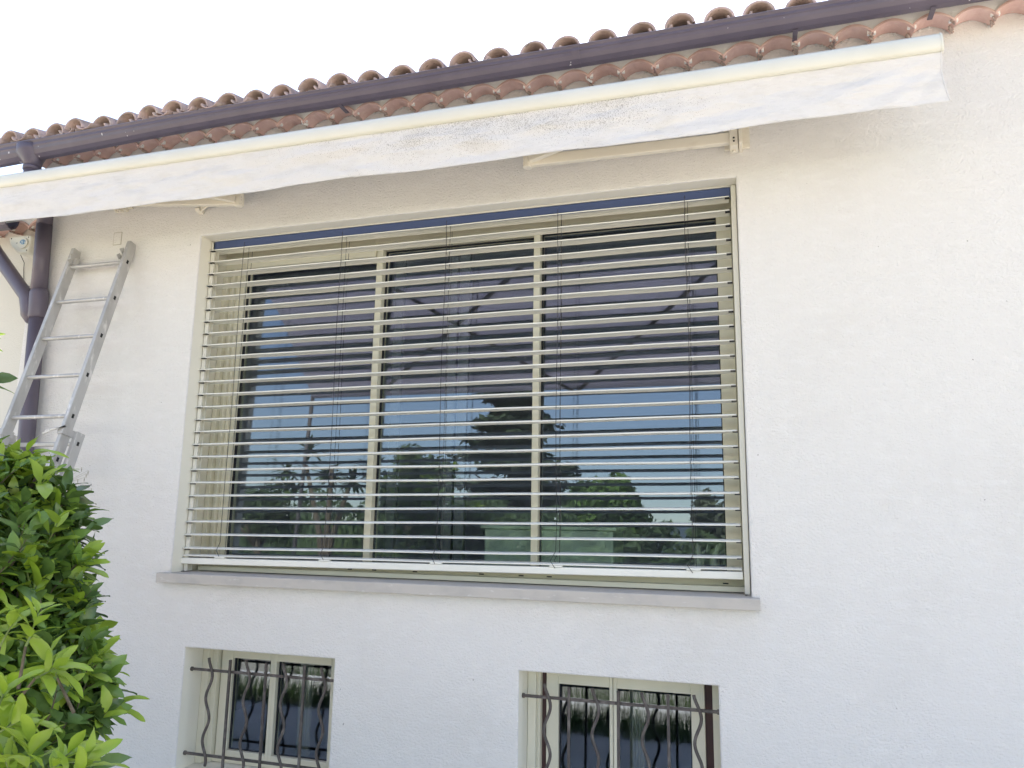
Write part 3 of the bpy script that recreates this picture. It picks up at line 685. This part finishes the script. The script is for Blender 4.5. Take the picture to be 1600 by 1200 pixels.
# ------------------------------------------------------------------ ladder
lad = empty('aluminium_ladder', (-4.15, -.95, GZ), 'extended aluminium ladder leaning on the white wall beside the citrus tree', 'ladder')
ldir = Vector((0.0, -.0725, -.269)).normalized(); ltop = Vector((-4.1765, -.036, 1.735)); lnor = Vector((0, -.269, .0725)).normalized()  # lnor points off the wall
def lp(s, x, o=0): return ltop + ldir*s + Vector((x, 0, 0)) + lnor*o
HW = .2465
SRX = ldir
def side(x, s0, s1, o, wd, th, name='side_rail', sgn=1):
    # channel: web facing outward, two flanges inward
    b = MB(); a = lp(s0, x, o); c = lp(s1, x+(s1-s0)*0, o)
    xh = Vector((1, 0, 0))
    def plate(dx0, dx1, do0, do1):
        v = []
        for p in (a, c):
            for dx, do in ((dx0, do0), (dx1, do0), (dx1, do1), (dx0, do1)): v.append(p+xh*dx+lnor*do)
        b.add(v, [(0, 1, 2, 3), (7, 6, 5, 4), (0, 4, 5, 1), (1, 5, 6, 2), (2, 6, 7, 3), (3, 7, 4, 0)])
    plate(-sgn*.0, sgn*.003, -wd/2, wd/2); plate(-sgn*th, -sgn*.0, -wd/2, -wd/2+.003); plate(-sgn*th, -sgn*.0, wd/2-.003, wd/2); plate(-sgn*th, -sgn*(th-.003), -wd/2+.003, wd/2-.003)
    return b.build(name, M['aluminium'], lad, bevel=.0012)
side(-HW, -.055, 6.2*.2786, 0, .066, .024, sgn=-1); side(HW, -.065, 6.2*.2786, 0, .066, .024, sgn=1)
for i in range(7):
    s = .085+.2786*i; b = MB(); a = lp(s, -HW+.004); c = lp(s, HW-.004)
    n = 12; vs_ = []
    for p in (a, c):
        for k in range(n):
            t = 2*math.pi*k/n; vs_.append(p + Vector((0, math.cos(t)*.0155, max(-.011, math.sin(t)*.014)+ .0)))
    b.add(vs_, [(k, (k+1) % n, n+(k+1) % n, n+k) for k in range(n)]+[tuple(range(n))[::-1], tuple(range(n, 2*n))], 0, False)
    b.build('rung', M['aluminium'], lad)
    b = MB(); a = lp(s, HW+.0032); v = [a+ldir*u+lnor*o+Vector((dx, 0, 0)) for dx in (0, .0015) for u, o in ((-.013, -.008), (.013, -.008), (.013, .008), (-.013, .008))]
    b.add(v, [(0, 1, 2, 3), (7, 6, 5, 4), (0, 4, 5, 1), (1, 5, 6, 2), (2, 6, 7, 3), (3, 7, 4, 0)]); b.build('rung_socket', M['black'], lad)
# lower, wider section of the ladder
LS = 4*.2786+.17
for sg in (-1, 1):
    side(sg*(HW+.034), LS, 12.6*.2786, .036*0-.055*0+.0+(-.07), .062, .024, sgn=sg)
for i in range(4, 12):
    s = LS+.07+.2786*(i-4); b = MB(); b.bar(lp(s, -HW-.03, -.07), lp(s, HW+.03, -.07), .026, .026, (0, 0, 1)); b.build('rung', M['aluminium'], lad, bevel=.006)
    b = MB(); a = lp(s, HW+.034+.0032, -.07); v = [a+ldir*u+lnor*o+Vector((dx, 0, 0)) for dx in (0, .0015) for u, o in ((-.012, -.008), (.012, -.008), (.012, .008), (-.012, .008))]
    b.add(v, [(0, 1, 2, 3), (7, 6, 5, 4), (0, 4, 5, 1), (1, 5, 6, 2), (2, 6, 7, 3), (3, 7, 4, 0)]); b.build('rung_socket', M['black'], lad)
for sg in (-1, 1):   # top hooks: an angled latch bolted inside each rail, and a guide bracket
    b = MB(); x = sg*(HW-.018)
    b.bar(lp(.055, x-sg*.006, -.01), lp(.0, x-sg*.02, .045), .040, .004, (1, 0, 0)); b.bar(lp(.048, x-sg*.02, .03), lp(.075, x-sg*.02, .05), .034, .004, (1, 0, 0))
    b.bar(lp(.07, x-sg*.012, .0), lp(.02, x-sg*.012, .0), .05, .03, lnor); b.build('hook', M['aluminium'], lad, bevel=.002)
    b = MB(); b.bar(lp(LS+.02, sg*(HW-.03), .0), lp(LS+.02, sg*(HW+.014), .0), .085, .045, ldir); b.build('slide_bracket', M['aluminium'], lad, bevel=.004)
st = MB(); st.tube([lp(LS+.03, HW-.10, .055), lp(LS+.02, HW-.03, .06), lp(LS+.0, HW+.02, .045), lp(LS+.02, HW-.05, .05), lp(LS+.05, HW-.11, .06)], .007, 7)
st.build('tie_rope', M['stucco'], lad)

# ------------------------------------------------------------------ citrus tree
def leaf(b, base, dr, nrm, L_, W_, mi, curl, fold=.25):
    dr = dr.normalized(); sd_ = dr.cross(nrm)
    if sd_.length < 1e-3: return
    sd_.normalize(); nn = sd_.cross(dr).normalized()
    st_ = [(0, .04), (.12, .42), (.32, .88), (.52, 1), (.74, .78), (.90, .38), (1.0, .02)]
    vs_ = []
    for t, w_ in st_:
        c = base + dr*L_*t - nn*(curl*L_*t*t)
        e = W_/2*w_; wav = .03*L_*math.sin(t*9+mi)
        vs_ += [c - sd_*e + nn*(e*fold+wav), c, c + sd_*e + nn*(e*fold-wav)]
    fs = []
    for k in range(len(st_)-1):
        fs += [(3*k, 3*k+1, 3*k+4, 3*k+3), (3*k+1, 3*k+2, 3*k+5, 3*k+4)]
    b.add(vs_, fs, mi, True)
rl = random.Random(21)
def rv(): 
    while True:
        v = Vector((rl.uniform(-1, 1), rl.uniform(-1, 1), rl.uniform(-1, 1)))
        if .05 < v.length < 1: return v.normalized()
citrus = empty('citrus_tree', (-3.2, -2.0, GZ), 'leafy green citrus tree with lime new growth in front of the ladder and wall', 'tree')
LB = MB(); TW = MB()
def shoot(p, d, ln, nl, mi, ls=1.0, upb=.5, twig=True):
    d = d.normalized(); q = [p]; cur = d.copy(); stp = ln/6
    for k in range(6):
        cur = (cur + Vector((0, 0, .06*upb)) + rv()*.10).normalized(); q.append(q[-1]+cur*stp)
    if twig: TW.tube(q, [.0032, .003, .0026, .0022, .002, .0017, .0012], 5, 1 if mi == 0 else 0, caps=False)
    ang = rl.uniform(0, 6.28)
    for k in range(nl):
        t = .12+.88*(k+.5)/nl; ii = min(5, int(t*6)); base = q[ii].lerp(q[ii+1], t*6-ii)
        ax = (q[ii+1]-q[ii]).normalized(); o = ax.orthogonal().normalized(); o = Matrix.Rotation(ang+k*2.4, 3, ax) @ o
        dr = (o*(1.0-.45*t) + ax*(.45+.7*t) + Vector((0, 0, .05 - .22*rl.random()))).normalized()
        L_ = ls*rl.uniform(.060, .105)*(1 if t < .85 else .75); nrm = (ax*.8 + Vector((0, 0, .6)) + rv()*.35)
        leaf(LB, base, dr, nrm, L_, L_*rl.uniform(.34, .48), mi, rl.uniform(.05, .55), rl.uniform(.1, .45))
# lobes of the crown: centre pixel, depth, radius (m), shoots, share of lime growth
F1 = 2.6
lobes = [((-40, 800), -2.05, .25, 150, .12), ((20, 790), -1.95, .16, 90, .12), ((55, 880), -2.0, .16, 95, .14), ((0, 930), -2.1, .26, 150, .10), ((30, 1010), -2.15, .20, 110, .14),
         ((-20, 1110), -2.2, .30, 170, .14), ((60, 1080), -2.15, .17, 90, .14), ((95, 940), -2.0, .085, 30, .08), ((60, 740), -1.95, .085, 26, .3), ((20, 735), -1.95, .11, 36, .35), ((95, 800), -1.95, .07, 20, .15), ((110, 1090), -2.1, .10, 32, .1),
         ((-200, 960), -2.2, .60, 420, .1), ((-190, 640), -2.1, .20, 70, .2), ((95, 1020), -2.1, .09, 26, .2), ((40, 1180), -2.2, .2, 90, .1)]
for (pc, y, r_, n, lime) in lobes:
    c = at(pc[0]-34, pc[1]+(52 if pc[1] < 820 else 14), y)
    for k in range(n):
        v = rv(); rr = r_*(rl.random()**.45); p = c + Vector((v.x*rr, v.y*rr*.9, v.z*rr))
        out = (p-c).normalized()*.8 + rv()*.5 + Vector((0, 0, .35))
        mi = 2 if rl.random() < .45 else 1
        if rl.random() < 1.7*lime*(1.5 if rr > .7*r_ else .25): mi = 0
        shoot(p, out, rl.uniform(.07, .15), rl.randint(6, 9), mi, 1.0 if mi else 1.08)
# distinct sprays sticking out of the crown
for (p0, p1, y, mi, nl) in [((112, 1080), (172, 1066), -2.1, 1, 13), ((104, 1100), (150, 1116), -2.12, 2, 11), ((70, 805), (112, 762), -1.95, 2, 9), ((85, 800), (118, 778), -1.95, 2, 8), ((60, 760), (88, 735), -1.95, 1, 8),
                             ((95, 905), (136, 878), -2.0, 0, 9), ((90, 905), (130, 930), -2.0, 1, 9), ((100, 1000), (130, 975), -2.05, 2, 8), ((110, 1020), (140, 1015), -2.1, 1, 8), ((100, 1140), (140, 1130), -2.1, 2, 8),
                             ((-52, 560), (-14, 528), -2.0, 0, 6), ((-52, 590), (-12, 600), -2.0, 2, 6), ((-52, 640), (-16, 578), -2.0, 1, 5),
                             ((40, 1010), (62, 958), -2.45, 0, 9), ((0, 1010), (30, 962), -2.45, 0, 8), ((90, 1060), (72, 1022), -2.4, 0, 8), ((55, 1060), (95, 1040), -2.42, 0, 8),
                             ((-10, 1120), (20, 1070), -2.6, 0, 9), ((-10, 1150), (28, 1122), -2.6, 0, 7), ((40, 1215), (62, 1150), -2.6, 0, 11), ((60, 1225), (105, 1168), -2.6, 0, 11), ((20, 1225), (15, 1165), -2.6, 0, 10), ((90, 1230), (140, 1190), -2.6, 0, 10), ((0, 790), (22, 722), -1.98, 0, 9), ((20, 790), (48, 728), -1.98, 0, 7)]:
    a = at(*p0, y); c = at(*p1, y+.03); shoot(a, c-a, (c-a).length, nl, mi, 1.0, .2)
    TW.tube([a-(c-a)*.9-Vector((0, -.02, .03)), a], [.0045, .0033], 5, 0, caps=False)
# one long arching leaf over the ladder clamp, as in the photograph
a = at(50, 706, -1.9); leaf(LB, a, Vector((1, .1, .30)), Vector((0, -.6, 1)), .115, .022, 0, .55)
a = at(82, 768, -1.9); leaf(LB, a, Vector((1, .1, .45)), Vector((0, -.6, 1)), .07, .012, 0, .55)
LB.build('foliage', [M['lime'], M['leaf'], M['leaf_dark']], citrus, recalc=False)
TW.build('twigs', [M['bark'], M['twig']], citrus)
b = MB(); tb = at(-200, 1000, -2.2)
b.tube([(tb.x-.05, -2.15, GZ), (tb.x-.03, -2.17, GZ+.25), (tb.x, -2.2, GZ+.6), (tb.x+.02, -2.2, GZ+.95)], [.06, .05, .043, .036], 12)
for (pc, y, r_, n, lime) in lobes:
    c = at(pc[0], pc[1], y); s0 = Vector((tb.x+.02, -2.2, GZ+.8)); mid = s0.lerp(c, .5)+Vector((0, 0, -.05)); b.tube([s0, mid, c], [.022, .014, .006], 8)
b.build('trunk', M['bark'], citrus)

# dry seed stalk
b = MB(); a = at(92, 764, -1.7); tips = [(113, 744), (122, 748), (132, 746), (138, 735), (128, 730), (135, 740), (143, 763), (130, 757)]
prev = a
for t in tips:
    p = at(t[0], t[1], -1.7+rl.uniform(-.02, .02)); mid = a.lerp(p, .5)+Vector((0, 0, .006)); b.tube([a, mid, p], [.0007, .0005, .0004], 4)
    dd = Vector((rl.uniform(-.003, .003), 0, -1)).normalized(); b.tube([p, p+dd*.008, p+dd*.018], [.0006, .0019, .0004], 5)
b.tube([at(60, 860, -1.75), at(72, 800, -1.72), a], [.0012, .001, .0008], 5)
tag(b.build('dry_grass_stalk', M['straw']), 'thin dry seed stalk rising above the citrus tree against the wall', 'plant')

# ------------------------------------------------------------------ what the panes mirror: garden opposite the house
def crown_cards(b, c, rad, n, size, mi=0, rnd=random, hollow=.5, up_=.0):
    for k in range(n):
        v = Vector((rnd.gauss(0, 1), rnd.gauss(0, 1), rnd.gauss(0, 1))).normalized(); rr = rnd.random()**hollow
        p = c + Vector((v.x*rad[0]*rr, v.y*rad[1]*rr, v.z*rad[2]*rr)); s_ = size*rnd.uniform(.6, 1.4)
        n_ = (v + Vector((rnd.uniform(-1, 1), rnd.uniform(-1, 1), rnd.uniform(-1, 1)+up_))).normalized(); t = n_.orthogonal().normalized(); t = Matrix.Rotation(rnd.uniform(0, 6.3), 3, n_) @ t; u = n_.cross(t)
        b.add([p-t*s_*.5, p+u*s_*.22, p+t*s_*.6, p-u*s_*.22], [(0, 1, 2, 3)], mi)
rt_ = random.Random(4)
def gnd(y): return GZ - .035*max(0, -y-14)
def garden_tree(name, label, cat, y, px, top, bot, half, m, style, size, n, group=None):
    P_ = mir(px, top, y); Q = mir(px, bot, y); S = mir(px+half, (top+bot)/2, y); hw = abs(S.x-mir(px, (top+bot)/2, y).x)
    t = empty(name, (P_.x, y, gnd(y)), label, cat, group); b = MB(); H = P_.z-Q.z
    if style == 'cedar':
        tiers = 15
        for k in range(tiers):
            f_ = k/(tiers-1); z = P_.z - H*f_; r_ = hw*(.22+.80*f_**.7)*rt_.uniform(.8, 1.1)
            for q in range(7):
                a = rt_.uniform(0, 6.28); rr = r_*rt_.uniform(.35, 1); cx = P_.x+math.cos(a)*rr*.6; cy = y+math.sin(a)*rr*.6
                crown_cards(b, Vector((cx, cy, z+rt_.uniform(-.2, .2)*H/tiers)), (rr*.55+.25, rr*.55+.25, H/tiers*.42), n//(tiers*7), size, 0, rt_, .6, 1.5)
    elif style == 'ball':
        for q in range(26):
            v = Vector((rt_.gauss(0, 1), rt_.gauss(0, 1), abs(rt_.gauss(0, 1)))).normalized(); c = Vector((P_.x+v.x*hw*.72, y+v.y*hw*.72, Q.z+H*.35+v.z*H*.50))
            crown_cards(b, c, (hw*.32, hw*.32, H*.16), n//40, size, 0, rt_, .5)
        crown_cards(b, Vector((P_.x, y, (P_.z+Q.z)/2)), (hw*.85, hw*.85, H*.42), n//3, size, 0, rt_, .4)
    elif style == 'palmate':
        for q in range(9):
            c = Vector((P_.x+rt_.uniform(-.9, .9)*hw, y+rt_.uniform(-.5, .5)*hw, P_.z - H*rt_.uniform(.04, .45)))
            for k in range(26):
                a = rt_.uniform(0, 6.28); e = rt_.uniform(-.5, 1.2); d = Vector((math.cos(a)*math.cos(e), math.sin(a)*math.cos(e), math.sin(e))); leaf(b, c, d, Vector((0, 0, 1)), size*2.4*rt_.uniform(.7, 1.2), size*.5, 0, .3)
    else:
        for q in range(14):
            c = Vector((P_.x+rt_.uniform(-.75, .75)*hw, y+rt_.uniform(-.6, .6)*hw, Q.z+H*rt_.uniform(.1, .85))); crown_cards(b, c, (hw*.42, hw*.42, H*.2), n//14, size, 0, rt_, .5)
    b.build('crown', m, t, recalc=False)
    b = MB(); g_ = gnd(y)
    if style == 'palmate':
        for dx in (-.5, .0, .45): b.tube([(P_.x-.3*dx*hw, y, g_), (P_.x+dx*hw*.25, y, (g_+P_.z)/2), (P_.x+dx*hw, y, P_.z-H*.2)], [.075, .06, .035], 8)
    else:
        b.tube([(P_.x, y, g_), (P_.x+.1, y, (g_+Q.z)/2), (P_.x, y, P_.z-H*.25)], [H*.03+.08, H*.024+.06, .03], 9)
        for q in range(6):
            a = rt_.uniform(0, 6.28); z = Q.z+H*rt_.uniform(.05, .5); b.tube([(P_.x, y, z-.3), (P_.x+math.cos(a)*hw*.5, y+math.sin(a)*hw*.5, z+H*.1)], [.06, .02], 6)
    b.build('trunk', M['bark'], t)
garden_tree('cedar_tree', 'tall dark tiered cedar mirrored in the middle and right panes', 'tree', -20, 800, 575, 900, 135, M['conifer'], 'cedar', .30, 34000)
garden_tree('stone_pine', 'rounded bright green pine mirrored low in the right pane', 'tree', -17, 945, 735, 880, 72, M['pine'], 'ball', .24, 11000)
garden_tree('olive_tree', 'greyish green tree mirrored at the right edge of the right pane', 'tree', -13, 1115, 752, 900, 46, M['olive'], 'bush', .14, 4500)
garden_tree('loquat_tree', 'broad leaved tree with pale stems mirrored in the left pane', 'tree', -8.5, 520, 690, 880, 85, M['hedge'], 'palmate', .14, 1)
garden_tree('shrub', 'pale green shrub mirrored at the far left of the left pane', 'shrub', -9.5, 410, 735, 850, 60, M['hedge'], 'bush', .12, 3500, 'garden shrubs mirrored in the glass')
garden_tree('shrub', 'mid green shrub mirrored at the left of the middle pane', 'shrub', -10.5, 645, 682, 860, 62, M['hedge'], 'bush', .14, 4500, 'garden shrubs mirrored in the glass')
garden_tree('shrub', 'low dark shrub mirrored beneath the rounded pine', 'shrub', -11, 1010, 815, 930, 80, M['hedge'], 'bush', .13, 4500, 'garden shrubs mirrored in the glass')
garden_tree('shrub', 'low dark shrub mirrored behind the pale cabinet', 'shrub', -11.5, 790, 800, 930, 100, M['hedge'], 'bush', .14, 4500, 'garden shrubs mirrored in the glass')
# hedge across the garden
b = MB(); hy = -12.5
def hedge_top(x):
    d = x/(.7-hy+DIST)                      # lower where the photo shows the far hills
    px_ = 790 if x < mir(900, 800, hy).x else (852 if x < mir(1075, 800, hy).x else 820)
    return mir(900, px_, hy).z - GZ + .22*math.sin(x*1.7) + .15*math.sin(x*4.1)
for k in range(15000):
    x = rt_.uniform(-17, 4); y = hy+rt_.uniform(-.5, .5); z = GZ + rt_.random()**.7*hedge_top(x); p = Vector((x, y, z)); s_ = .16*rt_.uniform(.6, 1.4)
    n_ = Vector((rt_.uniform(-1, 1), 1, rt_.uniform(-.6, 1))).normalized(); t = Matrix.Rotation(rt_.uniform(0, 6.3), 3, n_) @ n_.orthogonal().normalized(); u = n_.cross(t)
    b.add([p-t*s_*.5, p+u*s_*.25, p+t*s_*.6, p-u*s_*.25], [(0, 1, 2, 3)])
b.box(-17, mir(900, 800, hy).x, hy-.3, hy+.3, GZ, GZ+hedge_top(-16.5)-.55).box(mir(900, 800, hy).x, 4, hy-.3, hy+.3, GZ, GZ+.9)
hd = b.build('hedge', M['hedge'], recalc=False); tag(hd, 'long dark clipped hedge across the garden mirrored along the foot of the panes', 'hedge')
# pale garden kerb and the tall grass in front of it (mirrored in the right barred window)
kb = MB().box(-9, 6, -4.25, -3.85, GZ-.05, GZ+.16).build('kerb', M['white_kerb'], bevel=.01); tag(kb, kind='structure')
b = MB()
for k in range(9000):
    x = rt_.uniform(-6, .1); y = -2.95-.85*rt_.random() if k < 6500 else -4.3-.5*rt_.random(); h = rt_.uniform(.05, .30) if k < 6500 else rt_.uniform(.15, .42); a = rt_.uniform(0, 6.28); ln = rt_.uniform(.0, .10); d = Vector((math.cos(a)*ln, math.sin(a)*ln, h)); s_ = Vector((math.sin(a), -math.cos(a), 0))*.003
    p = Vector((x, y, GZ)); b.add([p-s_, p+s_, p+d*.55+s_*.8+Vector((0, 0, .01)), p+d], [(0, 1, 2, 3)])
tag(b.build('grass', M['grass'], recalc=False), 'strip of green grass along the pale kerb', 'grass', kind='stuff')
# shade sail over the terrace behind the viewer: its dull underside fills the upper panes
ss = empty('shade_sail', (-2.6, -5.4, GZ), 'dull brown shade sail stretched over the terrace, mirrored dark in the upper panes', 'shade sail')
ny_ = 14; nx_ = 22; vs_ = []
e_far = mir(800, 610, -7.4).z; e_near = mir(800, 350, -3.3).z
for j in range(ny_+1):
    v = j/ny_; y = -3.3 + (-7.4+3.3)*v
    xl = mir(*((395, 480) if v < .45 else (482, 610)), y).x; 
    xl = mir(390+102*max(0, (v-.18)/.82)**.6, 500, y).x; xr = 1.4
    zc = e_near + (e_far-e_near)*v
    for i in range(nx_+1):
        u = i/nx_; x = xl+(xr-xl)*u; vs_.append((x, y, zc - .06*math.sin(u*math.pi)*math.sin(v*math.pi) + .02*math.sin(u*22)*math.sin(v*math.pi)))
b = MB(); b.add(vs_, [(j*(nx_+1)+i, j*(nx_+1)+i+1, (j+1)*(nx_+1)+i+1, (j+1)*(nx_+1)+i) for j in range(ny_) for i in range(nx_)], 0, True)
c_ = b.build('cloth', M['sail'], ss, recalc=False); md = c_.modifiers.new('solid', 'SOLIDIFY'); md.thickness = .004
b = MB()
for i in (0, nx_):
    for j in (0, ny_):
        v = vs_[j*(nx_+1)+i]
        if i == 0 and j == 0:
            b = MB(); b.tube([v, (v[0]-.4, -.1, v[2]-.35)], .006, 6); b.build('tension_cable', M['pole'], ss); continue
        b = MB(); b.tube([(v[0]+(-.15 if i == 0 else .15), v[1], GZ), (v[0], v[1], v[2]+.05)], .035, 10); b.build('pole', M['pole'], ss)
for j0, j1, i0, i1 in ((0, ny_, 3, 12), (0, ny_, 12, 3), (0, ny_, 19, 12)):
    a = Vector(vs_[j0*(nx_+1)+i0]); c = Vector(vs_[j1*(nx_+1)+i1]); b = MB(); b.bar(a-Vector((0, 0, .06)), c-Vector((0, 0, .06)), .05, .03); b.build('strut', M['pole'], ss)

# ------------------------------------------------------------------ lift so the ground is at z = 0
for o in list(bpy.data.objects):
    if o.parent is None: o.location.z += EYE
